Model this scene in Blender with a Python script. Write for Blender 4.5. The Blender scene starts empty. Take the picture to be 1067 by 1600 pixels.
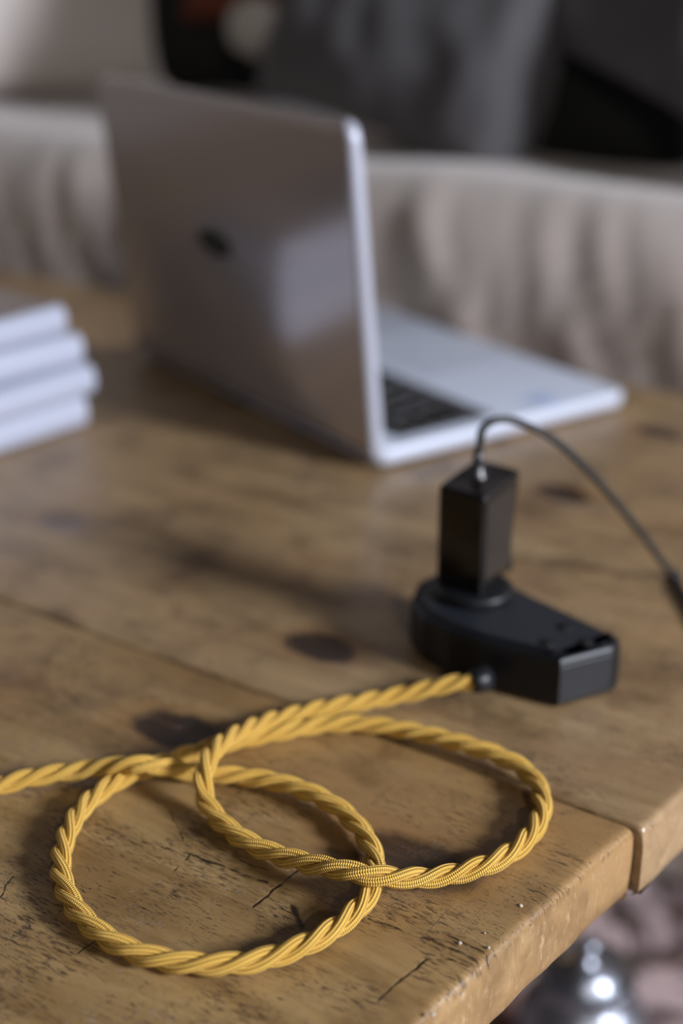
import bpy, bmesh, math, random
from mathutils import Vector, noise, Matrix
random.seed(4)
# ------------------------------------------------------------------ camera
TZ = 0.45            # table top above the floor
CH = 0.30            # camera above the table top
FPX = 50/36*1600; CX, CY = 533.5, 800.0
PITCH = math.atan(920/FPX)
scn = bpy.context.scene
cam_d = bpy.data.cameras.new('camera'); cam = bpy.data.objects.new('camera', cam_d)
scn.collection.objects.link(cam); scn.camera = cam
cam.location = (0, 0, TZ+CH); cam.rotation_euler = (math.pi/2-PITCH, 0, 0)
cam_d.sensor_fit = 'VERTICAL'; cam_d.sensor_height = 36; cam_d.lens = 50
cam_d.clip_start = 0.02
cam_d.dof.use_dof = True
cam_d.dof.focus_distance = 0.471
cam_d.dof.aperture_fstop = 3.8
cam_d.dof.aperture_blades = 0
# ------------------------------------------------------------------ world and light
w = bpy.data.worlds.new('world'); scn.world = w; w.use_nodes = True
bg = w.node_tree.nodes['Background']; bg.inputs[0].default_value = (0.86, 0.88, 1.0, 1); bg.inputs[1].default_value = 0.040
def area(name, pos, target, sx, sy, power, col):
    l = bpy.data.lights.new(name, 'AREA'); l.shape = 'RECTANGLE'; l.size = sx; l.size_y = sy
    l.energy = power; l.color = col
    o = bpy.data.objects.new(name, l); scn.collection.objects.link(o)
    o.location = pos
    o.rotation_euler = (Vector(target)-Vector(pos)).to_track_quat('-Z', 'Y').to_euler()
    return o
TGT = Vector((0.05, 0.6, TZ))
e1 = math.radians(22); d1 = Vector((.86*math.cos(e1), -.51*math.cos(e1), math.sin(e1)))
area('window_light', TGT+d1*2.6, TGT, .55, .50, 118, (.85, .89, 1.0))
e2 = math.radians(27); d2 = Vector((.2*math.cos(e2), -.98*math.cos(e2), math.sin(e2)))
area('far_window_light', TGT+d2*4.0, TGT, .13, .14, 24, (1.0, .95, .88))
scn.view_settings.view_transform = 'Standard'; scn.view_settings.look = 'None'
scn.view_settings.gamma = 1; scn.view_settings.use_curve_mapping = False
scn.view_settings.exposure = 0.08
# ------------------------------------------------------------------ frames
D = Vector((.82331, -.56760, 0)); N = Vector((.56760, .82331, 0))   # along / across the planks
TANG = math.atan2(D.y, D.x)
def UV(u, v, z=0): return Vector((u*D.x+v*N.x, u*D.y+v*N.y, TZ+z))
def ray(x, y):
    a = (x-CX)/FPX; b = -(y-CY)/FPX
    return Vector((a, math.cos(PITCH)+b*math.sin(PITCH), -math.sin(PITCH)+b*math.cos(PITCH)))
def P(x, y, z=0):                      # survey point: where the sight line meets height z above the table
    d = ray(x, y); t = (z-CH)/d.z
    return Vector((d.x*t, d.y*t, TZ+z))
# ------------------------------------------------------------------ object helpers
COL = scn.collection
def tag(o, label=None, cat=None, group=None, kind=None):
    if label: o['label'] = label
    if cat: o['category'] = cat
    if group: o['group'] = group
    if kind: o['kind'] = kind
    return o
def empty(name, loc=(0,0,0), rz=0, label=None, cat=None, group=None):
    o = bpy.data.objects.new(name, None); COL.objects.link(o); o.empty_display_size = .02
    o.location = loc; o.rotation_euler = (0, 0, rz)
    return tag(o, label, cat, group)
def link(name, me, mat=None, parent=None, smooth=True, loc=None, rz=None):
    if mat is not None and not me.materials: me.materials.append(mat)
    if smooth:
        for p in me.polygons: p.use_smooth = True
    o = bpy.data.objects.new(name, me); COL.objects.link(o)
    if parent: o.parent = parent
    if loc is not None: o.location = loc
    if rz is not None: o.rotation_euler = (0, 0, rz)
    return o
def mesh(name, vs, fs):
    me = bpy.data.meshes.new(name); me.from_pydata([tuple(v) for v in vs], [], fs); me.update(); return me
def sharp(me, ang=35):
    try: me.set_sharp_from_angle(angle=math.radians(ang))
    except Exception: pass
def round_poly(pts, rad, n=6):
    """pts counter-clockwise; rad one per corner (or number)."""
    out = []; k = len(pts)
    for i in range(k):
        p = Vector(pts[i]); a = Vector(pts[i-1]); b = Vector(pts[(i+1) % k])
        r = rad[i] if isinstance(rad, (list, tuple)) else rad
        if r <= 0: out.append(p); continue
        da = (a-p).normalized(); db = (b-p).normalized()
        ang = da.angle(db); t = min(r/math.tan(ang/2), .48*(a-p).length, .48*(b-p).length)
        A = p+da*t; B = p+db*t
        for j in range(n+1):
            s = j/n
            out.append(A*(1-s)**2 + p*2*s*(1-s) + B*s*s)
    return out
def inset(pts, d):
    k = len(pts); out = []
    for i in range(k):
        p = pts[i]; e0 = p-pts[i-1]; e1 = pts[(i+1) % k]-p
        if e0.length < 1e-9: e0 = e1
        if e1.length < 1e-9: e1 = e0
        n0 = Vector((-e0.y, e0.x)).normalized(); n1 = Vector((-e1.y, e1.x)).normalized()
        m = (n0+n1); 
        m = m.normalized() if m.length > 1e-6 else n0
        c = max(.35, m.dot(n0)); out.append(p+m*(d/c))
    return out
def slab_mesh(name, outline, prof):
    """outline: CCW 2-D loop; prof: list of (inset, z) from bottom to top; ends capped."""
    vs = []; fs = []; k = len(outline)
    for d, z in prof:
        for q in (inset(outline, d) if abs(d) > 1e-9 else outline): vs.append((q.x, q.y, z))
    for r in range(len(prof)-1):
        for i in range(k):
            j = (i+1) % k
            fs.append((r*k+i, r*k+j, (r+1)*k+j, (r+1)*k+i))
    fs.append(tuple(range(k-1, -1, -1))); m = (len(prof)-1)*k
    fs.append(tuple(m+i for i in range(k)))
    return mesh(name, vs, fs)
def edge_prof(z0, z1, r, n=4, rb=None):
    rb = r if rb is None else rb
    p = []
    for i in range(n+1):
        a = math.pi/2*i/n; p.append((rb*(1-math.sin(a)), z0+rb*(1-math.cos(a))))
    for i in range(n+1):
        a = math.pi/2*i/n; p.append((r*(1-math.cos(a)), z1-r*(1-math.sin(a))))
    return p
def V2(l): return [Vector(p) for p in l]
def rrect(x0, y0, x1, y1, r, n=6): return round_poly(V2([(x0,y0),(x1,y0),(x1,y1),(x0,y1)]), r, n)
def lathe(name, prof, n=32, cx=0, cy=0):
    vs = []; fs = []
    for r, z in prof:
        for i in range(n):
            a = 2*math.pi*i/n; vs.append((cx+r*math.cos(a), cy+r*math.sin(a), z))
    for k in range(len(prof)-1):
        for i in range(n):
            j = (i+1) % n; fs.append((k*n+i, k*n+j, (k+1)*n+j, (k+1)*n+i))
    fs.append(tuple(range(n-1, -1, -1))); m = (len(prof)-1)*n; fs.append(tuple(m+i for i in range(n)))
    return mesh(name, vs, fs)
def catmull(pts, step):
    out = []; n = len(pts)
    for i in range(n-1):
        p0 = pts[max(0, i-1)]; p1 = pts[i]; p2 = pts[i+1]; p3 = pts[min(n-1, i+2)]
        m = max(2, int((p2-p1).length/step*3))
        for j in range(m):
            t = j/m
            out.append(.5*((2*p1)+(p2-p0)*t+(2*p0-5*p1+4*p2-p3)*t*t+(-p0+3*p1-3*p2+p3)*t**3))
    out.append(pts[-1])
    res = [out[0]]; acc = 0; need = step
    for a, b in zip(out, out[1:]):
        L = (b-a).length
        while acc+L >= need and L > 0:
            res.append(a+(b-a)*((need-acc)/L)); need += step
        acc += L
    return res
def frames(path):
    T = [(path[min(i+1, len(path)-1)]-path[max(i-1, 0)]).normalized() for i in range(len(path))]
    up = Vector((0, 0, 1)); fr = []
    for t in T:
        up = (up-t*up.dot(t))
        up = up.normalized() if up.length > 1e-4 else t.orthogonal().normalized()
        fr.append((t, up.copy(), t.cross(up)))
    return fr
def tube(name, path, r, n=10, uv=False):
    fr = frames(path); vs = []; fs = []
    for i, (p, (t, a, b)) in enumerate(zip(path, fr)):
        rr = r(i) if callable(r) else r
        for k in range(n):
            q = 2*math.pi*k/n; vs.append(p+(a*math.cos(q)+b*math.sin(q))*rr)
    for i in range(len(path)-1):
        for k in range(n):
            j = (k+1) % n; fs.append((i*n+k, (i+1)*n+k, (i+1)*n+j, i*n+j))
    nn = len(path)
    fs.append(tuple(range(n))); fs.append(tuple((nn-1)*n+k for k in range(n-1, -1, -1)))
    me = mesh(name, vs, fs)
    if uv:
        L = [0]
        for a, b in zip(path, path[1:]): L.append(L[-1]+(b-a).length)
        ul = me.uv_layers.new(name='UVMap'); q = 0
        for i in range(nn-1):
            for k in range(n):
                for (s, c) in ((i, k), (i+1, k), (i+1, k+1), (i, k+1)):
                    ul.data[q].uv = (c/n, L[s]*100); q += 1
    return me
# ------------------------------------------------------------------ node helpers
class NT:
    def __init__(s, name):
        s.m = bpy.data.materials.new(name); s.m.use_nodes = True; s.t = s.m.node_tree
        s.b = s.t.nodes['Principled BSDF']
    def n(s, typ, **kw):
        o = s.t.nodes.new(typ)
        for k, v in kw.items(): setattr(o, k, v)
        return o
    def put(s, sock, val):
        if isinstance(val, bpy.types.NodeSocket): s.t.links.new(val, sock)
        elif val is not None: sock.default_value = val
    def math(s, op, a, b=None, c=None, clamp=False):
        o = s.n('ShaderNodeMath', operation=op, use_clamp=clamp)
        for i, x in enumerate((a, b, c)): s.put(o.inputs[i], x)
        return o.outputs[0]
    def vec(s, op, a, b=None, scale=None):
        o = s.n('ShaderNodeVectorMath', operation=op); s.put(o.inputs[0], a)
        if b is not None: s.put(o.inputs[1], b)
        if scale is not None: s.put(o.inputs['Scale'], scale)
        return o.outputs['Value'] if op in ('DOT_PRODUCT', 'LENGTH', 'DISTANCE') else o.outputs[0]
    def noise(s, v, scale=5, detail=4, rough=.5, dist=0):
        o = s.n('ShaderNodeTexNoise'); s.put(o.inputs['Vector'], v)
        o.inputs['Scale'].default_value = scale; o.inputs['Detail'].default_value = detail
        o.inputs['Roughness'].default_value = rough; o.inputs['Distortion'].default_value = dist
        return o.outputs[0]
    def ss(s, v, a, b, lo=0., hi=1.):
        o = s.n('ShaderNodeMapRange', interpolation_type='SMOOTHSTEP')
        s.put(o.inputs[0], v); s.put(o.inputs[1], a); s.put(o.inputs[2], b); s.put(o.inputs[3], lo); s.put(o.inputs[4], hi)
        return o.outputs[0]
    def mix(s, f, a, b):
        o = s.n('ShaderNodeMix', data_type='RGBA'); s.put(o.inputs['Factor'], f)
        s.put(o.inputs[6], a if isinstance(a, bpy.types.NodeSocket) else (*a, 1)); s.put(o.inputs[7], b if isinstance(b, bpy.types.NodeSocket) else (*b, 1))
        return o.outputs[2]
    def bump(s, h, dist=.001, strength=1., nrm=None):
        o = s.n('ShaderNodeBump'); s.put(o.inputs['Height'], h); o.inputs['Distance'].default_value = dist
        o.inputs['Strength'].default_value = strength
        if nrm is not None: s.put(o.inputs['Normal'], nrm)
        return o.outputs[0]
    def obj(s): return s.n('ShaderNodeTexCoord').outputs['Object']
    def mapped(s, v, scale, rot=(0,0,0), loc=(0,0,0)):
        o = s.n('ShaderNodeMapping'); s.put(o.inputs['Vector'], v)
        o.inputs['Scale'].default_value = scale; o.inputs['Rotation'].default_value = rot; o.inputs['Location'].default_value = loc
        return o.outputs[0]
def simple(name, col, rough=.5, metal=0, nscale=0, namp=.15, bump=0, coat=0, spec=.5, sheen=0):
    t = NT(name); t.b.inputs['Roughness'].default_value = rough; t.b.inputs['Metallic'].default_value = metal
    t.b.inputs['Specular IOR Level'].default_value = spec
    t.b.inputs['Coat Weight'].default_value = coat; t.b.inputs['Sheen Weight'].default_value = sheen
    if nscale:
        f = t.noise(t.obj(), nscale, 3)
        c = t.mix(f, [x*(1-namp) for x in col], [min(1, x*(1+namp)) for x in col])
        t.put(t.b.inputs['Base Color'], c)
        if bump: t.put(t.b.inputs['Normal'], t.bump(f, bump))
    else: t.b.inputs['Base Color'].default_value = (*col, 1)
    return t.m
# ------------------------------------------------------------------ wood
U0, V0 = -.85, .40            # table origin in (u, v)
def loc(u, v): return (u-U0, v-V0)
KNOTS = [(-.335,.371,.024,.0135,1), (-.330,.4615,.020,.012,1), (-.3235,.692,.017,.013,1), (-.320,.8216,.016,.012,1), (-.531,.501,.017,.010,.55), (-.213,.352,.026,.013,.9)]
def uvpx(x, y):
    q = P(x, y); q.z = 0; return q.dot(D), q.dot(N)
SCR = [((222,1313),(290,1332),.0007),((290,1332),(415,1378),.0010),((343,1332),(432,1364),.0006),((395,1415),(468,1356),.0010),
       ((120,1490),(165,1458),.0007),((663,1497),(588,1560),.0009),((575,1433),(660,1462),.0008),((660,1462),(735,1492),.0011),
       ((735,1492),(770,1520),.0007),((690,1455),(760,1487),.0006),((760,1487),(778,1510),.0006),((690,1490),(735,1512),.0005),((735,1512),(742,1535),.0005),((270,1360),(300,1332),.0006),
       ((455,1415),(470,1450),.0018),((20,1370),(0,1400),.0008),((265,1265),(285,1320),.0006)]
BLOBS = [(445,1430,.009),(490,1520,.012),(640,1405,.015),(700,1445,.010),(50,1440,.020),(350,1570,.012),(300,1330,.016),(720,1260,.010),(560,1560,.010),(700,1340,.014),(900,1170,.014),(870,1245,.004),(885,1330,.003)]
def wood_mat(name, seed, tint=1.0, grey=.05):
    t = NT(name); co = t.obj(); sep = t.n('ShaderNodeSeparateXYZ'); t.put(sep.inputs[0], co)
    flat = t.n('ShaderNodeCombineXYZ'); t.put(flat.inputs[0], sep.outputs[0]); t.put(flat.inputs[1], sep.outputs[1]); fl = flat.outputs[0]
    sh = (seed*1.7, seed*.9, seed*.3)
    c1 = t.mapped(co, (1,1,1), loc=sh)
    big = t.noise(c1, 7, 4, .6, .6)
    mid = t.noise(t.mapped(c1, (9, 60, 60)), 1, 5, .6, .8)
    fine = t.noise(t.mapped(c1, (30, 420, 300)), 1, 4, .65, .3)
    col = t.mix(t.ss(mid, .30, .70), (.255*tint,.150*tint,.058*tint), (.440*tint,.288*tint,.128*tint))
    col = t.mix(t.ss(big, .35, .72), col, (.365*tint,.215*tint,.088*tint))
    big2 = t.noise(c1, 19, 4, .6, .4)
    col = t.mix(t.math('MULTIPLY', t.ss(big2, .50, .72), .75), col, (.13*tint,.066*tint,.022*tint))
    hs = t.n('ShaderNodeHueSaturation'); hs.inputs['Saturation'].default_value = 1-grey; t.put(hs.inputs['Color'], col); col = hs.outputs[0]
    # dirty handling patches
    col = t.mix(t.math('MULTIPLY', t.ss(fine, .50, .78), .30), col, (.10,.05,.018))
    # saw marks, pits
    patch = t.math('MULTIPLY', t.ss(t.noise(c1, 34, 4, .65), .44, .60), t.ss(t.noise(t.mapped(c1, (1,1,1), loc=(8,8,8)), 9, 2, .5), .38, .55, .1, 1.))
    patch2 = t.ss(t.noise(t.mapped(c1, (1,1,1), loc=(3,5,1)), 30, 4, .65), .52, .64)
    dash = t.ss(t.noise(t.mapped(c1, (230, 1150, 40)), 1, 5, .72, .5), .565, .62)
    dash2 = t.ss(t.noise(t.mapped(c1, (1150, 260, 40), rot=(0,0,.12)), 1, 5, .72, .5), .585, .64)
    rub = t.ss(t.noise(t.mapped(c1, (170, 900, 40), rot=(0,0,-.5)), 1, 5, .72, .3), .49, .60)
    patch3 = t.ss(t.noise(t.mapped(c1, (1,1,1), loc=(7,2,9)), 24, 3, .55), .47, .62)
    pits = t.math('MAXIMUM', t.math('MULTIPLY', dash, patch), t.math('MULTIPLY', dash2, patch2))
    blob = None
    if seed == 1:
        for (bx, by, br) in BLOBS:
            x, y = loc(*uvpx(bx, by)); d = t.vec('DISTANCE', flat.outputs[0], (x, y, 0)); k = t.ss(d, br*.4, br*1.4, 1., 0.)
            blob = k if blob is None else t.math('MAXIMUM', blob, k)
        blob = t.math('MULTIPLY', blob, t.ss(t.noise(c1, 70, 4, .7), .36, .60))
        patch3 = t.math('MAXIMUM', patch3, blob)
        pits = t.math('MAXIMUM', pits, t.math('MULTIPLY', dash, blob))
    tiny = t.ss(t.noise(t.mapped(c1, (480, 1300, 60), rot=(0,0,.05)), 1, 4, .7), .61, .65)
    tiny2 = t.ss(t.noise(t.mapped(c1, (2100, 520, 60), rot=(0,0,.1)), 1, 4, .7), .62, .66)
    tm = t.ss(t.noise(t.mapped(c1, (1,1,1), loc=(4,1,6)), 26, 4, .65), .44, .60)
    pits = t.math('MAXIMUM', pits, t.math('MULTIPLY', t.math('MAXIMUM', tiny, tiny2), tm))
    hair = t.ss(t.noise(t.mapped(c1, (14, 1500, 40), rot=(0,0,.04)), 1, 2, .6, .3), .70, .735)
    hair2 = t.ss(t.noise(t.mapped(c1, (1500, 20, 40), rot=(0,0,.12)), 1, 2, .6, .3), .705, .74)
    pits = t.math('MAXIMUM', pits, t.math('MULTIPLY', t.math('MAXIMUM', hair, hair2), .75))
    # top only (the end grain has its own look)
    top = t.ss(sep.outputs[2], TZ-.006, TZ-.0025)
    pits = t.math('MULTIPLY', pits, top)
    wob = t.noise(co, 160, 3, .7); wv = t.vec('SCALE', t.vec('SUBTRACT', t.n('ShaderNodeTexNoise').outputs[1], (.5,.5,.5)), scale=0.)
    nz = t.n('ShaderNodeTexNoise'); t.put(nz.inputs['Vector'], co); nz.inputs['Scale'].default_value = 120; nz.inputs['Detail'].default_value = 3
    fl2 = t.vec('ADD', fl, t.vec('SCALE', t.vec('SUBTRACT', nz.outputs[1], (.5,.5,.5)), scale=.0035))
    if seed == 1:
        scr = None
        for (a, b, wd) in SCR:
            a = Vector((*loc(*uvpx(*a)), 0)); b = Vector((*loc(*uvpx(*b)), 0)); ba = b-a
            pa = t.vec('SUBTRACT', fl2, tuple(a))
            hh = t.math('MULTIPLY', t.vec('DOT_PRODUCT', pa, tuple(ba)), 1/ba.length_squared, clamp=True)
            d = t.vec('LENGTH', t.vec('SUBTRACT', pa, t.vec('SCALE', tuple(ba), scale=hh)))
            k = t.ss(d, wd*.15, wd*.9, 1., 0.)
            scr = k if scr is None else t.math('MAXIMUM', scr, k)
        scr = t.math('MULTIPLY', scr, t.ss(wob,   .36, .50, .45, 1.))
        scr = t.math('MULTIPLY', scr, top)
        pits = t.math('MAXIMUM', pits, scr)
    rubm = t.math('MULTIPLY', t.math('MULTIPLY', rub, patch3), top)
    col = t.mix(t.math('MULTIPLY', rubm, .85), col, (.045,.022,.010))
    col = t.mix(t.math('MULTIPLY', pits, .96), col, (.016,.010,.006))
    # knots
    kn = None; ring = None
    for (u, v, ru, rv, st) in KNOTS:
        x, y = loc(u, v)
        d = t.vec('LENGTH', t.mapped(t.vec('ADD', t.vec('SUBTRACT', fl2, (x, y, 0)), t.vec('SCALE', t.vec('SUBTRACT', nz.outputs[1], (.5,.5,.5)), scale=.004)), (1/ru, 1/rv, 0)))
        k = t.math('MULTIPLY', t.ss(d, .72, 1.15, 1., 0.), st)
        r = t.math('MULTIPLY', t.ss(d, .9, 2.0, 1., 0.), st*.5)
        kn = k if kn is None else t.math('MAXIMUM', kn, k)
        ring = r if ring is None else t.math('MAXIMUM', ring, r)
    col = t.mix(ring, col, (.19,.09,.03))
    col = t.mix(t.math('MULTIPLY', kn, .93), col, t.mix(t.ss(fine, .45, .7), (.012,.007,.005), (.05,.022,.012)))
    # end grain: rough pale streaks running across
    eg = t.ss(t.noise(t.mapped(c1, (500, 420, 110), rot=(.7,0,0)), 1, 5, .75, .4), .52, .68)
    notop = t.math('SUBTRACT', 1., top)
    col = t.mix(t.math('MULTIPLY', t.math('MULTIPLY', eg, notop), .45), col, (.62,.43,.24))
    t.put(t.b.inputs['Base Color'], col)
    t.b.inputs['Specular IOR Level'].default_value = .65
    rg = t.math('ADD', t.math('MULTIPLY', t.noise(c1, 30, 4, .6), .20), .25)
    rg = t.math('ADD', rg, t.math('MULTIPLY', notop, .25)); rg = t.math('SUBTRACT', rg, t.math('MULTIPLY', kn, .12))
    t.put(t.b.inputs['Roughness'], rg)
    h = t.math('SUBTRACT', t.math('MULTIPLY', fine, .25), pits)
    h = t.math('ADD', h, t.math('MULTIPLY', t.math('MULTIPLY', eg, notop), .5))
    nb = t.bump(h, .0004, .7); nb2 = t.bump(mid, .0008, .5, nb)
    t.put(t.b.inputs['Normal'], nb2)
    return t.m
M_wood = wood_mat('worn_golden_pine', 1, .86, -.04); M_wood2 = wood_mat('worn_pine_wide_plank', 2, .88, .06); M_leg = wood_mat('pine_leg', 3, .8)

def linspace(a, b, n): return [a+(b-a)*i/(n-1) for i in range(n)]
def plank(parent, u0, u1, v0, v1, mat, dense, end_r=.0034, joint_r=.0022, seed=0, th=.031):
    def axis(a, b, step_fn, ra, rb):
        xs = []; n = 5
        xs += [(a+ra*(1-math.cos(math.pi/2*i/n)), ra*(1-math.sin(math.pi/2*i/n))) for i in range(n+1)]
        x = a+ra
        while True:
            x += step_fn(x)
            if x > b-rb-1e-4: break
            xs.append((x, 0))
        xs += [(b-rb*(1-math.cos(math.pi/2*i/n)), rb*(1-math.sin(math.pi/2*i/n))) for i in range(n, -1, -1)]
        return xs
    us = axis(u0, u1, lambda x: .0045 if x > -.42 else (.012 if x > -.7 else .05), .004, end_r)
    vv = axis(v0, v1, lambda x: .0045 if dense else .008, joint_r, joint_r)
    nu, nv = len(us), len(vv); vs = []; fs = []
    def skew(u, v):            # the sawn end is not quite square
        s = max(0, (u+.5)/.345); return u+(v-.414)*.09*s
    def nzv(a, b, c): return noise.noise(Vector((a, b, c+seed*3.3)))
    for (u, du) in us:
        for (v, dv) in vv:
            drop = min(du+dv, .012)
            wob = 1+.5*nzv(u*25, v*25, 0)
            z = -drop*wob + .0005*nzv(u*14, v*22, 5) - .0004
            for (ku, kv, ru, rv, st) in KNOTS:
                q = ((u-ku)/ru)**2+((v-kv)/rv)**2
                if q < 9: z += -.0016*st*math.exp(-q*.9)+.0007*st*math.exp(-(math.sqrt(q)-1.5)**2*3)
            if u > -.30:       # surface worn down toward the sawn end
                z -= .0005*((u+.30)/.145)**3
            x, y = loc(skew(u, v)+(.0007*nzv(v*60, 3, 1) if du > 0 else 0), v)
            vs.append((x, y, TZ+z))
    for i in range(nu-1):
        for j in range(nv-1):
            fs.append((i*nv+j, (i+1)*nv+j, (i+1)*nv+j+1, i*nv+j+1))
    loop = [i*nv for i in range(nu)] + [(nu-1)*nv+j for j in range(1, nv)] + [i*nv+nv-1 for i in range(nu-2, -1, -1)] + [j for j in range(nv-2, 0, -1)]
    prev = loop; k = len(loop)
    for step, (zz, ins) in enumerate(((-.011, -.0004), (-.018, -.0003), (-.024, -.0002), (-th+.002, .0004), (-th, .0025))):
        cur = []
        for a in loop:
            x, y, z = vs[a]; cxm, cym = loc((u0+u1)/2, (v0+v1)/2)
            nn = .0006*nzv(x*70, y*70, zz*200)
            sx = 1 if x > cxm else -1; sy = 1 if y > cym else -1
            i = a//nv; j = a % nv
            ex = 1 if i in (0, nu-1) else 0; ey = 1 if j in (0, nv-1) else 0
            cur.append(len(vs)); vs.append((x-sx*ex*(ins+abs(nn)), y-sy*ey*(max(ins, 0)+abs(nn)), TZ+zz))
        for q in range(k):
            r = (q+1) % k; fs.append((prev[q], cur[q], cur[r], prev[r]))
        prev = cur
    fs.append(tuple(prev))
    me = mesh('plank', vs, fs); return link('plank', me, mat, parent)
table = empty('table', UV(U0, V0, -TZ), TANG, 'worn golden-brown plank table with black knots and scratched top', 'table')
plank(table, -1.75, -.1575, .150, .4137, M_wood, True, seed=1)
plank(table, -1.75, -.1535, .4146, .905, M_wood2, False, seed=2)
plank(table, -1.75, -.1600, -.100, .1470, M_wood, False, seed=3)
for (u, v) in ((-1.6, .0), (-1.6, .80), (-.42, .0), (-.42, .80)):
    x, y = loc(u, v)
    link('leg', slab_mesh('leg', rrect(x-.035, y-.035, x+.035, y+.035, .006, 2), edge_prof(.0102, TZ-.031, .003, 2)), M_leg, table)
for (a, b, c, d_) in ((-1.565, -.455, -.015, .015), (-1.565, -.455, .785, .815)):
    x0, y0 = loc(a, c); x1, y1 = loc(b, d_)
    link('apron', slab_mesh('apron', rrect(x0, y0, x1, y1, .002, 1), edge_prof(TZ-.111, TZ-.031, .002, 1)), M_leg, table)

# ------------------------------------------------------------------ yellow extension cord
def cord_mat():
    t = NT('yellow_braided_silk'); uv = t.n('ShaderNodeUVMap').outputs[0]; sep = t.n('ShaderNodeSeparateXYZ'); t.put(sep.inputs[0], uv)
    a = t.math('MULTIPLY', sep.outputs[0], 10.); b = t.math('MULTIPLY', sep.outputs[1], 13.5)     # 11.5 stitches per cm
    tri = t.math('PINGPONG', a, 1.)
    s = t.math('SINE', t.math('MULTIPLY', t.math('ADD', b, t.math('MULTIPLY', tri, .38)), 2*math.pi))
    h1 = t.math('ADD', t.math('MULTIPLY', s, .5), .5)
    h2 = t.math('ABSOLUTE', t.math('SINE', t.math('MULTIPLY', a, math.pi)))
    h = t.math('ADD', t.math('MULTIPLY', h1, .45), t.math('MULTIPLY', t.math('POWER', h2, .6), .75))
    nz = t.noise(t.obj(), 60, 3)
    t.put(t.b.inputs['Base Color'], t.mix(nz, (.76,.42,.060), (.95,.58,.122)))
    t.b.inputs['Roughness'].default_value = .42; t.b.inputs['Specular IOR Level'].default_value = .8; t.b.inputs['Specular Tint'].default_value = (1,.78,.36,1)
    t.b.inputs['Sheen Weight'].default_value = .15; t.b.inputs['Sheen Tint'].default_value = (1,.85,.5,1)
    t.put(t.b.inputs['Normal'], t.bump(h, .0009, 1.))
    return t.m
M_cord = cord_mat()
RO = .0036
CP = [  # (pixel of the sight line, height of the cord's axis above the table)
 ((742,1064),.0105),((700,1070),.0085),((660,1079),.0062),((620,1087),.0045),((560,1098),.0040),((505,1107),.0044),((450,1119),.0060),((405,1132),.0088),((370,1147),.0118),((343,1164),.0138),((325,1188),.0140),
 ((317,1222),.0105),((322,1252),.0060),((342,1282),.0040),((376,1310),.0038),((425,1333),.0045),((480,1349),.0075),((530,1359),.0108),((575,1367),.0115),((620,1371),.0090),
 ((670,1371),.0055),((720,1363),.0040),((770,1348),.0038),((810,1324),.0038),((836,1294),.0038),((847,1262),.0038),((840,1228),.0040),((815,1200),.0050),((775,1179),.0060),((725,1163),.0058),((670,1149),.0048),((620,1139),.0040),((560,1132),.0038),
 ((505,1133),.0038),((455,1141),.0038),((405,1151),.0038),((355,1162),.0038),((310,1174),.0038),((270,1187),.0038),((235,1200),.0038),((200,1213),.0038),((165,1232),.0038),((130,1262),.0038),((107,1298),.0038),((95,1340),.0038),
 ((98,1380),.0038),((120,1424),.0038),((160,1462),.0038),((210,1488),.0038),((270,1503),.0038),((335,1508),.0038),((400,1502),.0038),((460,1484),.0038),((515,1456),.0038),((555,1424),.0038),((582,1388),.0036),((586,1350),.0037),
 ((572,1310),.0040),((540,1272),.0048),((500,1246),.0055),((455,1228),.0050),((405,1217),.0040),((355,1212),.0038),((315,1209),.0040),((280,1203),.0060),((250,1197),.0095),((215,1195),.0108),((180,1197),.0085),((135,1203),.0050),((90,1209),.0040),((45,1217),.0038),((0,1228),.0038),((-60,1246),.0038),((-140,1268),.0038),((-260,1290),.0038)]
cpts = []
for (px, z) in CP: cpts.append(P(px[0], px[1], z))
path = catmull(cpts, .0009)
# light smoothing
for it in range(6):
    path = [path[0]]+[(path[i-1]+path[i]*2+path[i+1])/4 for i in range(1, len(path)-1)]+[path[-1]]
for q in path:
    if q.z < TZ+.0040: q.z = TZ+.0040
lead = empty('extension_lead', (0,0,0), 0, 'yellow twisted fabric extension lead looped on the table with black socket block', 'extension cord')
LB = P(800, 1050, 0); lead.location = (LB.x, LB.y, TZ); LO = Vector(lead.location)
fr = frames(path); S = [0]
for a, b in zip(path, path[1:]): S.append(S[-1]+(b-a).length)
PITCHL = .0350
for k in range(3):
    sp = []
    for i, (p, (t, a, b)) in enumerate(zip(path, fr)):
        ph = -2*math.pi*S[i]/PITCHL + k*2*math.pi/3
        sp.append(p+(a*math.cos(ph)+b*math.sin(ph))*.00205-LO)
    link('strand', tube('strand', sp, .00178, 14, uv=True), M_cord, lead)
# socket block
M_blk = simple('black_plastic', (.007,.0075,.009), .42, nscale=900, namp=.2, bump=.00004, spec=.35)
M_blk_top = simple('black_plastic_plate', (.017,.019,.025), .38, nscale=900, namp=.15, bump=.00004, spec=.6)
M_hole = simple('dark_hole', (.002,.002,.002), .8)
M_gloss = simple('gloss_black', (.007,.0065,.006), .16, nscale=300, namp=.1, spec=.5)
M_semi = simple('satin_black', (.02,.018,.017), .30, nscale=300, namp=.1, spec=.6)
out = [(.0895,.5125),(.1135,.5245),(.1185,.532),(.1045,.550),(.084,.5755),(.074,.590),(.060,.602),(.046,.6005),(.0345,.588),(.0305,.571),(.0355,.554),(.0455,.5400),(.058,.5300)]
rads = [.0006,.006,.005,.02,.02,.012,.012,.012,.012,.012,.012,.012,.02]
ol = [p-Vector((LO.x, LO.y)) for p in round_poly(V2(out), rads, 5)]
BH = .0225
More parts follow.
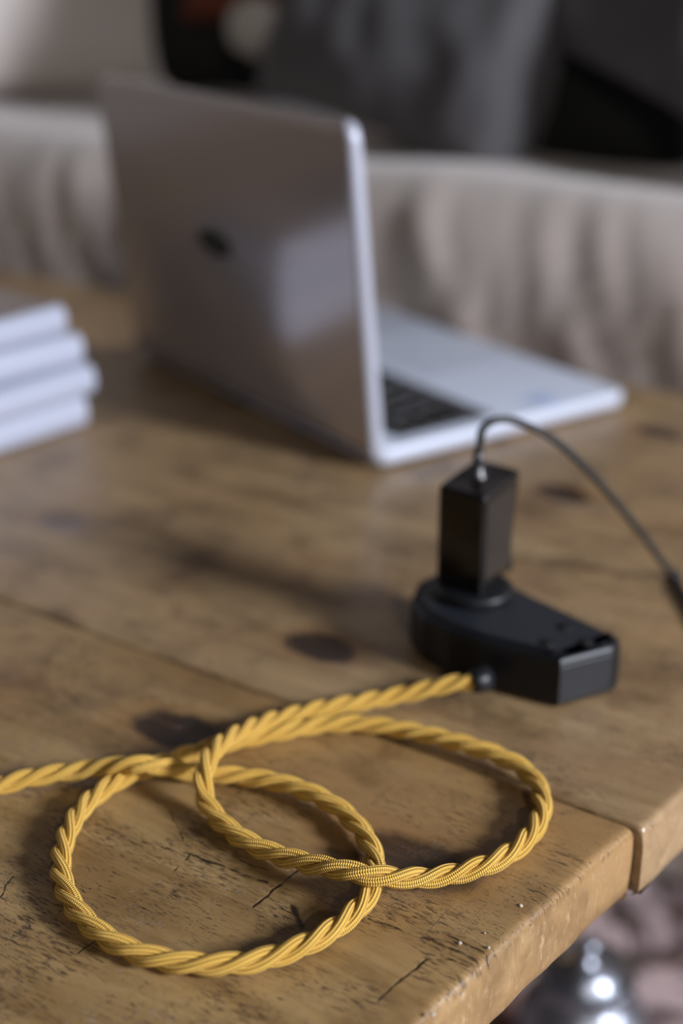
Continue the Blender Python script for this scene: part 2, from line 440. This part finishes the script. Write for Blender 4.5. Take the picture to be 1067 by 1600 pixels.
body = link('socket_body', slab_mesh('socket_body', ol, [(.0015,0),(.0003,.0010),(0,.0022),(0,.0185),(.0002,.0190),(.0004,.0206),(.0010,.0219),(.0022,.0225),(.0034,.0225),(.0036,.0216),(.0052,.0214)]), M_blk, lead, smooth=False)
# raised plate with sockets
plate = link('socket_plate', slab_mesh('socket_plate', inset(ol, .0042), [(0,.0213),(0,.0228),(.0004,.0236),(.0012,.0239)]), M_blk_top, lead, smooth=False)
def pin(x, y, r=.0024):
    me = lathe('pin_hole', [(r*1.5,.0238),(r*1.5,.0242),(r*1.1,.0244),(r,.0240)], 20, x-LO.x, y-LO.y)
    link('pin_rim', me, M_blk, plate)
    link('pin_hole', lathe('pin_hole', [(r*.98,.0236),(r*.98,.02415)], 20, x-LO.x, y-LO.y), M_hole, plate)
for (px) in ((882,979),(915,1003),(855,1004)):
    q = P(px[0], px[1], .024); pin(q.x, q.y)
# cord gland where the cord enters
gd = (fr[0][0]); g0 = path[0]+Vector((.0035, .002, 0))
gp = [path[0]-LO+(g0-path[0])*s for s in (-.55, -.3, 0, .6, 1.6)]
link('cord_gland', tube('cord_gland', gp, lambda i: (.0040,.0048,.0052,.0054,.0054)[i], 20), M_blk, lead)

# ------------------------------------------------------------------ charger standing in the block
cfr = Vector((.0612,.5600)); e_l = Vector((-.0187,.0160)); e_r = Vector((.0192,.0345))
cfr = Vector((.0607,.5585))
ZB = .0239
chg = empty('charger', (0,0,0), 0, 'glossy black block charger plugged upright into the socket block', 'charger')
cc = cfr+e_l*.5+e_r*.5; chg.location = (cc.x, cc.y, TZ+ZB); CO = Vector((cc.x, cc.y))
quad = [cfr-CO, cfr+e_r-CO, cfr+e_r+e_l-CO, cfr+e_l-CO]
oc = round_poly([Vector(q) for q in quad], .0022, 5)
cm = slab_mesh('charger_body', oc, [(.0035,.0035),(.0005,.0050),(0,.0065)]+[(0,.0490)]+edge_prof(0,.0510,.0016,4)[-4:])
# lower back corner cut away
er = e_r.normalized()
for v in cm.vertices:
    s = Vector((v.co.x, v.co.y)).dot(er)
    if v.co.z < .008 and s > .004: v.co.z += .0; 
    if v.co.z < .0068:
        c = Vector((v.co.x, v.co.y)); 
        if s > 0: c -= er*(s*.50); v.co.x, v.co.y = c.x, c.y
cme = cm
bm = bmesh.new(); bm.from_mesh(cme); bm.free()
link('charger_body', cm, M_gloss, chg, smooth=False); sharp(cm)
# side panel facing the window, a duller plastic
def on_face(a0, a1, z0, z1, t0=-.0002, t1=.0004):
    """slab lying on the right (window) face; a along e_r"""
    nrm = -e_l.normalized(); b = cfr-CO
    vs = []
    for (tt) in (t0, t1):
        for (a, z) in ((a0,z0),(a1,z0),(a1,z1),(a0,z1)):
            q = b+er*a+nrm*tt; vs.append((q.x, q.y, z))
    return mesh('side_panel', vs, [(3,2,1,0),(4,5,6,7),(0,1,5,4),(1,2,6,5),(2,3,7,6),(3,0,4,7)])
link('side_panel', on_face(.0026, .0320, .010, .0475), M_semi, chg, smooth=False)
# round plug base and pins
link('plug_base', lathe('plug_base', [(.0165,.0),(.0175,.0006),(.0175,.0036),(.0165,.0046),(.0130,.0050)], 40, *( (Vector((.0590,.5720))-CO))), M_blk, chg)
q = P(800, 915, .030)
link('plug_lug', slab_mesh('plug_lug', round_poly(V2([(.0105,.0060),(.0185,.0125),(.0135,.0190),(.0055,.0125)]), .002, 3), edge_prof(.0,.0075,.0008,2)), M_blk, chg, smooth=False)
# strain relief
link('strain_relief', lathe('strain_relief', [(.0042,.0500),(.0042,.0520),(.0030,.0530),(.0026,.0590),(.0020,.0640)], 24, -.001, .0005), M_semi, chg)
# thin lead
A0 = Vector((.0615,.586,0)); B0 = P(1053, 905); nn = (B0-A0).cross(Vector((0,0,1))); nn.z = 0; nn.normalize()
lp = [Vector((cc.x-.001, cc.y+.0005, TZ+ZB+.055)), Vector((cc.x-.001, cc.y+.0006, TZ+ZB+.0615))]
for px in ((750,690),(753,672),(771,658),(800,657),(850,677),(900,716),(950,770),(1000,830),(1040,885)):
    r = ray(*px); t_ = (Vector((A0.x, A0.y, 0)).dot(nn))/(r.dot(nn)); q = Vector((0,0,TZ+CH))+r*t_; lp.append(q)
B0.z = TZ+.0017; lp.append(B0)
dr = (B0-lp[-2]); dr.z = 0; dr.normalize()
q = B0
for px in ((1067,926),(1090,965),(1125,1020),(1180,1090)): lp.append(P(px[0], px[1], .0016))
E0 = lp[-1]
LOFF = Vector((cc.x, cc.y, TZ+ZB))
lpath = [p-LOFF for p in catmull(lp, .002)]
M_wire = simple('dark_grey_cable', (.012,.013,.012), .5, nscale=200, namp=.1)
link('lead', tube('lead', lpath, .0018, 12), M_wire, chg)
cl = B0-LOFF+Vector((0,0,.0003)); 
link('cable_clip', tube('cable_clip', [cl-dr*.003, cl-dr*.002, cl+dr*.002, cl+dr*.003], lambda i: (.0018,.0026,.0026,.0018)[i], 14), M_blk, chg)

# ------------------------------------------------------------------ laptop
AH = Vector((.0221,.7860)); HL = Vector((-.1516,1.0310)); lh = (AH-HL).normalized(); LANG = math.atan2(lh.y, lh.x)
def alu(name, col, rough):
    t = NT(name); f = t.noise(t.obj(), 2500, 2); t.put(t.b.inputs['Base Color'], t.mix(f, [c*.95 for c in col], col))
    t.b.inputs['Metallic'].default_value = .85; t.b.inputs['Roughness'].default_value = rough
    t.put(t.b.inputs['Normal'], t.bump(f, .00003, .3)); return t.m
M_alu = alu('silver_aluminium', (.50,.455,.44), .20); M_alu.node_tree.nodes['Principled BSDF'].inputs['Metallic'].default_value = .62; M_rim_lit = alu('lid_rim_window_lit', (.40,.41,.47), .4); M_rim_lit.node_tree.nodes['Principled BSDF'].inputs['Metallic'].default_value = .15
M_alu_base = alu('silver_aluminium_base', (.54,.58,.67), .45); M_alu_base.node_tree.nodes['Principled BSDF'].inputs['Metallic'].default_value = .15
M_key = simple('black_key', (.012,.012,.014), .45)
M_well = simple('keyboard_well', (.008,.008,.009), .6)
M_rub = simple('black_rubber', (.01,.01,.01), .7)
lap = empty('laptop', (HL.x, HL.y, TZ), LANG, 'open silver laptop seen from behind, black keyboard, lid toward the camera', 'laptop')
WL, DL = .300, .207; Z0 = .0015; Z1 = .0125
base = link('base', slab_mesh('base', rrect(0, .000, WL, DL, .011, 8), [(.006,Z0),(.002,Z0+.0010),(.0005,Z0+.003),(0,Z0+.006),(0,Z1-.0012),(.0003,Z1-.0004),(.001,Z1)]), M_alu_base, lap); sharp(base.data, 40)
for (x, y) in ((.02,.015),(WL-.02,.015),(.02,DL-.015),(WL-.02,DL-.015)):
    link('foot', lathe('foot', [(.006,0),(.006,Z0+.0004)], 20, x, y), M_rub, base)
KX0, KX1, KY0, KY1 = .015, .287, .024, .101
kb = link('keyboard', slab_mesh('keyboard', rrect(KX0, KY0, KX1, KY1, .003, 3), [(0,Z1-.0006),(0,Z1+.0002)]), M_well, lap, smooth=False)
ky = KY0+.0012; keycache = {}
rows = [(14,.0085)]+[(14,.0128)]*4+[(11,.0128)]
for r, (n, hh) in enumerate(rows):
    ws = [1.0]*n
    if r == 1: ws[0] = 1.5
    if r == 2: ws[-1] = 1.5
    if r == 3: ws[0] = 1.5; ws[-1] = 1.6
    if r == 4: ws[0] = 2.1; ws[-1] = 2.1
    if r == 5: ws[5] = 5.0
    if r in (1,2,3,4,5): ws = ws
    unit = (KX1-KX0-.0024)/sum(ws); x = KX0+.0012
    for wv_ in ws:
        wk = wv_*unit-.0024; key = (round(wk, 5), hh)
        if key not in keycache:
            keycache[key] = slab_mesh('key', rrect(0, 0, wk, hh-.0020, .0012, 1), [(0,0),(.0004,.0011)]); keycache[key].materials.append(M_key)
        ko = bpy.data.objects.new('key', keycache[key]); COL.objects.link(ko); ko.parent = kb; ko.location = (x+.0012, ky, Z1+.0002)
        x += wv_*unit
    ky += hh
link('trackpad', slab_mesh('trackpad', rrect(.098, .118, .202, .192, .003, 3), [(0,Z1-.0003),(0,Z1+.0001),(.0003,Z1+.0002)]), simple('trackpad_glass', (.53,.57,.66), .4, metal=.1), lap, smooth=False)
stk = link('sticker', slab_mesh('sticker', rrect(WL-.030, .136, WL-.010, .158, .002, 3), [(0,Z1-.0001),(0,Z1+.0002)]), simple('blue_sticker', (.42,.52,.72), .4), lap, smooth=False); tag(stk, 'small blue sticker')
# hinge bar
link('hinge', tube('hinge', [Vector((.03,.004,.011)), Vector((WL-.03,.004,.011))], .0042, 16), M_rub, lap)
# lid, tilted 95.5 degrees
LIDL = .194; tl = math.radians(95.5-90); LT = .0085
lid = empty('lid', (0, .0000, .0105)); lid.parent = lap
def lidmesh(name, outline, prof, flip=False):
    """outline in (x, s up the lid); prof z -> outward (away from the keyboard)"""
    me = slab_mesh(name, outline, prof)
    for v in me.vertices:
        x, s, o = v.co
        # up direction (y,z) = (-sin, cos); outward (y,z) = (-cos, -sin)
        y = -math.sin(tl)*s - math.cos(tl)*o; z = math.cos(tl)*s - math.sin(tl)*o
        v.co = (x, y, z+.0105)
    me.update(); return me
ol_l = round_poly(V2([(0,-.002),(WL,-.002),(WL,LIDL),(0,LIDL)]), [.004,.004,.013,.013], 10)
bpy.data.objects.remove(lid)
lid = link('lid', lidmesh('lid', ol_l, [(.0006,-LT*.5),(0,-LT*.35),(0,LT*.10),(.0008,LT*.30),(.0022,LT*.44),(.0045,LT*.5)]), M_alu, lap); sharp(lid.data, 50)
lid.data.materials.append(M_rim_lit); lo_ = Vector((0, -math.cos(tl), -math.sin(tl)))
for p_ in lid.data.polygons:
    if p_.normal.x > .45: p_.material_index = 1  # right-facing lid edge gets a paler copy: window light painted into its colour
link('screen', lidmesh('screen', rrect(.006, .010, WL-.006, LIDL-.006, .006, 4), [(0,-LT*.5-.0006),(0,-LT*.5+.0002)]), simple('screen_glass', (.01,.01,.012), .12, spec=.5), lap, smooth=False)
# small dark maker's emblem on the lid: two lobes joined by a bar (seen only as a dark oval)
for nm, o_ in (('emblem', round_poly(V2([(.119,.098),(.137,.0915),(.159,.0945),(.164,.1035),(.148,.1105),(.124,.1085)]), .004, 4)),):
    em = link(nm, lidmesh(nm, o_, [(0,LT*.5-.0002),(0,LT*.5+.0003),(.0002,LT*.5+.0004)]), simple('dark_emblem', (.02,.022,.018), .4), lap, smooth=False); tag(em, 'small dark emblem')

# ------------------------------------------------------------------ books
M_page = simple('page_edges', (.35,.37,.44), .7, nscale=60, namp=.05)
M_wcov = simple('white_cover', (.38,.40,.48), .45, nscale=10, namp=.03)
M_tcov = simple('taupe_cover', (.20,.155,.135), .4, nscale=8, namp=.1)
M_dark = simple('dark_print', (.012,.012,.012), .35)
BANG = math.atan2(.0596, .0489)-math.pi   # from the near corner the spine runs away to the left
C0 = Vector((-.163,.868)); sd = Vector((-.634,-.773)); bd = Vector((-.773,.634))
zb = 0; labels = ['bottom white book of the stack beside the laptop', 'second white book from the bottom of the stack', 'third white book from the bottom, set back at its corner', 'top book of the stack with a taupe cover and dark picture']
specs = [(.021, (-.000,.000), .00, .30, .21), (.020, (.006,.002), .03, .29, .21), (.020, (.000,.001), -.05, .28, .20), (.019, (-.009,-.001), .02, .27, .20)]
for i, (th, off, rot, Lb, Wb) in enumerate(specs):
    c = C0+Vector(off); ang = math.atan2(sd.y, sd.x)+rot
    # local x runs along the spine (to the left, toward the viewer), local y = -90deg of x -> use mirrored so body lies behind
    b = empty('book', (c.x, c.y, TZ+zb), ang, labels[i], 'book', 'stacked books on the left of the table')
    o_ = rrect(0, -Wb, Lb, 0, .0015, 2)
    cov_t = M_tcov if i == 3 else M_wcov
    # cover: bottom board, rounded spine on y=0 side, top board
    prof = []
    n = 10
    vs = []; fs = []
    def yz():
        L = [(-Wb, 0), (-.006, 0)]
        for k in range(n+1):
            a = -math.pi/2+math.pi*k/n; L.append((-.006+math.cos(a)*.0065, th/2+math.sin(a)*th/2))
        L += [(-Wb, th), (-Wb, th-.0012), (-.006, th-.0012)]
        for k in range(n+1):
            a = math.pi/2-math.pi*k/n; L.append((-.006+math.cos(a)*.0050, th/2+math.sin(a)*(th/2-.0012)))
        L += [(-Wb, .0012)]
        return L
    L = yz(); m = len(L)
    for x in (0, Lb):
        for (y, z) in L: vs.append((x, y, z))
    for k in range(m):
        j = (k+1) % m; fs.append((k, j, m+j, m+k))
    for x_ in (0, 1):
        # caps as strips between outer and inner contour
        half = m//2
        for k in range(half-1):
            q4 = (x_*m+k, x_*m+k+1, x_*m+m-2-k, x_*m+m-1-k)
            fs.append(q4 if x_ == 0 else q4[::-1])
    me = mesh('cover', vs, fs); link('cover', me, M_wcov, b); sharp(me, 45)
    pg = slab_mesh('pages', rrect(.002, -Wb+.003, Lb-.002, -.0035, .001, 1), [(0,.0013),(0,th-.0013)]); link('pages', pg, M_page, b, smooth=False)
    if i == 3:
        cp = link('cover_print', slab_mesh('cover_print', rrect(.001, -Wb+.001, Lb-.001, -.005, .001, 1), [(0,th-.0001),(0,th+.0003)]), M_tcov, b, smooth=False); tag(cp, 'taupe front cover')
        pc = link('cover_picture', slab_mesh('cover_picture', round_poly(V2([(.075,-.150),(.26,-.150),(.26,-.020),(.085,-.030)]), .012, 4), [(0,th+.0002),(0,th+.0005)]), M_dark, b, smooth=False); tag(pc, 'dark picture on the cover')
    zb += th+.0001

# ------------------------------------------------------------------ sofa
def fabric(name, col, sc=700, sheen=.3):
    t = NT(name); co = t.obj(); f = t.noise(co, sc, 2); g = t.noise(co, 9, 4)
    t.put(t.b.inputs['Base Color'], t.mix(g, [c*.86 for c in col], [min(1, c*1.1) for c in col]))
    t.b.inputs['Roughness'].default_value = .85; t.b.inputs['Sheen Weight'].default_value = sheen
    t.put(t.b.inputs['Normal'], t.bump(f, .0004, .6)); return t.m
M_beige = fabric('beige_linen', (.45,.38,.335)); M_cream = fabric('cream_linen', (.82,.74,.69)); M_char = fabric('charcoal_linen', (.085,.080,.083), sheen=.1); M_blackf = fabric('black_wool', (.008,.008,.007), sheen=.0)
M_rust = fabric('rust_wool', (.16,.035,.012), sheen=.0)
SU, SV = -1.0, 1.25
sofa = empty('sofa', UV(SU, SV, -TZ), TANG, 'beige linen sofa with loose wrinkled cover behind the table', 'sofa')
def seat_mesh(u0, u1, vf, vb, ztop, r):
    prof = [(vf+.012,-TZ+.02),(vf+.004,-.30),(vf,-.20),(vf-.003,-.12),(vf-.002,-.05),(vf,-.02),(vf,0.),(vf,.015)]
    for k in range(1, 9):
        a = math.pi/2*k/8; prof.append((vf+r*(1-math.cos(a)), ztop-r+r*math.sin(a)))
    for k in range(1, 22): prof.append((vf+r+(vb-vf-r)*k/21, ztop))
    vs = []; fs = []; nu = 420
    for i in range(nu+1):
        u = u0+(u1-u0)*i/nu
        for j, (v, z) in enumerate(prof):
            n1 = noise.noise(Vector((u*16+z*9, z*3.0+v*1.0, 1))); n2 = noise.noise(Vector((u*42+z*26, z*6+v*2, 4))); n3 = noise.noise(Vector((u*3, v*3, 9)))
            n4 = noise.noise(Vector((u*7, v*9, 2)))
            fall = 1. if z < ztop-.005 else .35
            off = (n1*.008+n2*.005)*fall
            if z > -.42: v2 = v-off*(1 if z < ztop-.02 else .2); z2 = z+n4*.009*(1 if z > .05 else 0)+off*.4*(1 if z > .06 else 0)
            else: v2, z2 = v, z
            vs.append((u-SU, v2-SV, z2+TZ))
    m = len(prof)
    for i in range(nu):
        for j in range(m-1): fs.append((i*m+j, (i+1)*m+j, (i+1)*m+j+1, i*m+j+1))
    # back and underside close the volume
    fs.append(tuple([j for j in range(m-1, -1, -1)])); fs.append(tuple(nu*m+j for j in range(m)))
    return mesh('seat', vs, fs)
link('seat', seat_mesh(-2.1, .45, .945, 1.66, .114, .085), M_beige, sofa)
back = slab_mesh('backrest', rrect(-2.1-SU, 1.62-SV, .45-SU, 1.82-SV, .05, 5), edge_prof(.05, TZ+.50, .06, 5)); link('backrest', back, M_beige, sofa)
def cushion(name, size, thick, mat, centre, yaw, lean, roll, label, cat, group=None, fold=1., seed=0, pleat=0.):
    nx = 44; sx, sy = size; vs = []; fs = []
    for side in (1, -1):
        for i in range(nx+1):
            for j in range(nx+1):
                a = -1+2*i/nx; b = -1+2*j/nx
                pinch = 1-.10*(1-abs(a)**2)*abs(b)**6 ; pinch2 = 1-.10*(1-abs(b)**2)*abs(a)**6
                h = ((1-a**4)*(1-b**4))**.55
                n_ = noise.noise(Vector((a*1.6+seed, b*1.6, side*2)))*.22+noise.noise(Vector((a*4+seed, b*4, side*5)))*.10
                pl = pleat*math.sin((a*.8+b*1.1)*8+3*noise.noise(Vector((a*2, b*2, 3))))*.10
                z = side*thick/2*h*(1+fold*n_+pl)
                vs.append((a*sx/2*pinch2, z, b*sy/2*pinch))
    q = (nx+1)**2
    for s in range(2):
        for i in range(nx):
            for j in range(nx):
                f = (s*q+i*(nx+1)+j, s*q+(i+1)*(nx+1)+j, s*q+(i+1)*(nx+1)+j+1, s*q+i*(nx+1)+j+1)
                fs.append(f[::-1] if s == 0 else f)
    me = mesh(name, vs, fs)
    bm = bmesh.new(); bm.from_mesh(me); bmesh.ops.remove_doubles(bm, verts=bm.verts, dist=1e-5); bm.to_mesh(me); bm.free()
    o = link(name, me, mat); 
    o.matrix_world = Matrix.Translation(centre) @ Matrix.Rotation(yaw, 4, 'Z') @ Matrix.Rotation(lean, 4, 'X') @ Matrix.Rotation(roll, 4, 'Y')
    return tag(o, label, cat, group)
ST = .112
def SP(x, y, v):                        # survey point on the upright plane at distance v across the planks
    d = ray(x, y); t = v/d.dot(N); return Vector((d.x*t, d.y*t, TZ+CH+d.z*t))
def stand(x, v, half, dz=0.):           # a cushion standing on the seat, its middle in the sight line x
    q = SP(x, 200, v); q.z = TZ+ST+half+dz; return q
cushion('cushion', (.30,.34), .12, M_char, stand(690, 1.13, .158), TANG, -.25, .26, 'charcoal linen cushion right behind the laptop screen, leftmost of two', 'cushion', seed=1)
cushion('cushion', (.34,.34), .11, M_char, stand(1200, 1.13, .175, .012), TANG-.10, -.30, .40, 'charcoal cushion with slanting pleats at the right edge of the picture', 'cushion', seed=5, pleat=1.)
cushion('cushion', (.20,.27), .07, M_blackf, stand(940, 1.165, .117), TANG, -.12, 0, 'added black cushion darkening the gap between the two charcoal cushions', 'cushion', seed=13, fold=.5)  # added filler, so the gap between the charcoal cushions reads black
cushion('cushion', (.38,.40), .14, M_cream, stand(42, 1.22, .185, -.005), .32, -.2, 0, 'large cream linen cushion at the far left end of the sofa', 'cushion', seed=8, fold=.5)
black_c = cushion('cushion', (.42,.38), .13, M_blackf, stand(425, 1.37, .175), TANG, -.22, 0, 'black cushion with a rust-orange patch and cream pompom behind the laptop lid', 'cushion', seed=3, fold=.5)
rc = SP(400, -25, 1.285)
patch_ = cushion('rust_patch', (.20,.085), .05, M_rust, rc, TANG, -.2, 0, None, None, seed=11, fold=.5)
patch_['label'] = 'rust-orange padded patch'
pq = SP(400, 44, 1.245)
pm = lathe('pompom', [(0.0300*math.sin(a), -0.0300*math.cos(a)) for a in [math.pi*(k+.3)/18 for k in range(18)]], 28)
for v_ in pm.vertices: v_.co *= 1+.10*noise.noise(v_.co*160)
pm = link('pompom', pm, simple('cream_wool', (.56,.52,.46), .9, nscale=300, bump=.002, sheen=.3), loc=pq); pm['label'] = 'cream wool pompom'
for ch in (patch_, pm):
    ch.parent = black_c; ch.matrix_parent_inverse = black_c.matrix_basis.inverted()

# ------------------------------------------------------------------ room
M_rugm = None
def rug_mat():
    t = NT('faded_rug'); co = t.obj(); a = t.noise(t.mapped(co, (13,13,13)), 1, 3, .55, 1.2); b = t.noise(t.mapped(co, (22,22,22), loc=(2,4,0)), 1, 3, .6, 1.)
    c = t.mix(t.ss(a, .42, .56), (.05,.028,.024), (.50,.38,.37)); c = t.mix(t.ss(b, .56, .64), c, (.16,.075,.05)); c = t.mix(t.ss(t.noise(co, 500, 2), .4, .7, 0., .4), c, (.10,.07,.065))
    t.put(t.b.inputs['Base Color'], c); t.b.inputs['Roughness'].default_value = .95; t.put(t.b.inputs['Normal'], t.bump(t.noise(co, 400, 2), .002, .6)); return t.m
rug = link('rug', slab_mesh('rug', rrect(-1.3, -1.0, 1.3, 1.0, .01, 2), [(0,.0),(0,.008),(.004,.010)]), rug_mat(), None, smooth=False, loc=UV(-.2, .35, -TZ), rz=TANG)
tag(rug, 'faded patterned rug in pink, brown and grey under the table', 'rug')
floor = link('floor', mesh('floor', [(-4,-3.5,0),(5,-3.5,0),(5,5,0),(-4,5,0),(-4,-3.5,-.1),(5,-3.5,-.1),(5,5,-.1),(-4,5,-.1)], [(0,1,2,3),(7,6,5,4),(0,4,5,1),(1,5,6,2),(2,6,7,3),(3,7,4,0)]), simple('dark_floorboards', (.10,.065,.045), .5, nscale=6, namp=.3), smooth=False); tag(floor, kind='structure')
def wall(name, u0, v0, u1, v1, mat):
    a = UV(u0, v0, -TZ); b = UV(u1, v1, -TZ); d_ = (b-a).normalized(); n_ = Vector((-d_.y, d_.x, 0))*.1
    pts = [a, b, b+n_, a+n_]; vs = [tuple(p) for p in pts]+[(p.x, p.y, 2.6) for p in pts]
    o = link(name, mesh(name, vs, [(3,2,1,0),(4,5,6,7),(0,1,5,4),(1,2,6,5),(2,3,7,6),(3,0,4,7)]), mat, smooth=False); tag(o, kind='structure'); return o
M_wall = simple('grey_wall_paint', (.45,.40,.37), .8, nscale=3, namp=.05)
wall('wall_back', -3.0, 1.95, 2.2, 1.95, M_wall)
wall('wall_left', -3.0, -1.5, -3.0, 1.95, M_wall)

# silver pot on the rug past the sawn end of the table
sp_ = P(912, 1562, -.36)
prof = [(.030,.0105),(.034,.012),(.036,.020),(.043,.045),(.045,.065),(.040,.085),(.030,.097),(.026,.104),(.028,.110),(.033,.114),(.031,.1145),(.024,.106)]
pot = empty('pot', (sp_.x, sp_.y, 0), .3, 'shiny silver metal pot on the rug under the table end', 'pot')
M_sil = simple('polished_silver', (.38,.40,.45), .40, metal=1, nscale=40, namp=.1, bump=.004)
link('pot_body', lathe('pot_body', prof, 40), M_sil, pot)
link('pot_lid', lathe('pot_lid', [(.026,.106),(.024,.114),(.014,.121),(.004,.124),(.004,.128),(.008,.132),(.007,.138),(.002,.140)], 32), M_sil, pot)

# crumbs near the sawn end of the table
M_cr = simple('pale_crumb', (.45,.38,.30), .7, nscale=900, namp=.2)
CL = ['pale crumb on the table nearest the right cord loop', 'pale crumb at the table edge, right one of the middle cluster', 'pale crumb left of the middle cluster beside the dark grain arcs',
      'pale crumb on the rounded table edge right of the long dark scratch', 'largest pale crumb, at the bottom of the picture on the table edge', 'very small crumb just above the largest one on the table edge', 'smallest crumb, topmost of the middle cluster']
for k, (px, py, r) in enumerate(((813,1414,.0012),(763,1479,.0010),(718,1472,.0011),(721,1552,.0010),(676,1584,.0014),(700,1560,.0007),(758,1456,.0007))):
    bm = bmesh.new(); bmesh.ops.create_icosphere(bm, subdivisions=2, radius=r*.62)
    for v_ in bm.verts: v_.co *= 1+.5*noise.noise(v_.co*900+Vector((k*7,0,0))); v_.co.z *= .7
    me = bpy.data.meshes.new('crumb'); bm.to_mesh(me); bm.free()
    q = P(px, py, 0); q.z = TZ-.0006+r*.3
    tag(link('crumb', me, M_cr, loc=q), CL[k], 'crumb', 'crumbs near the sawn end of the table')
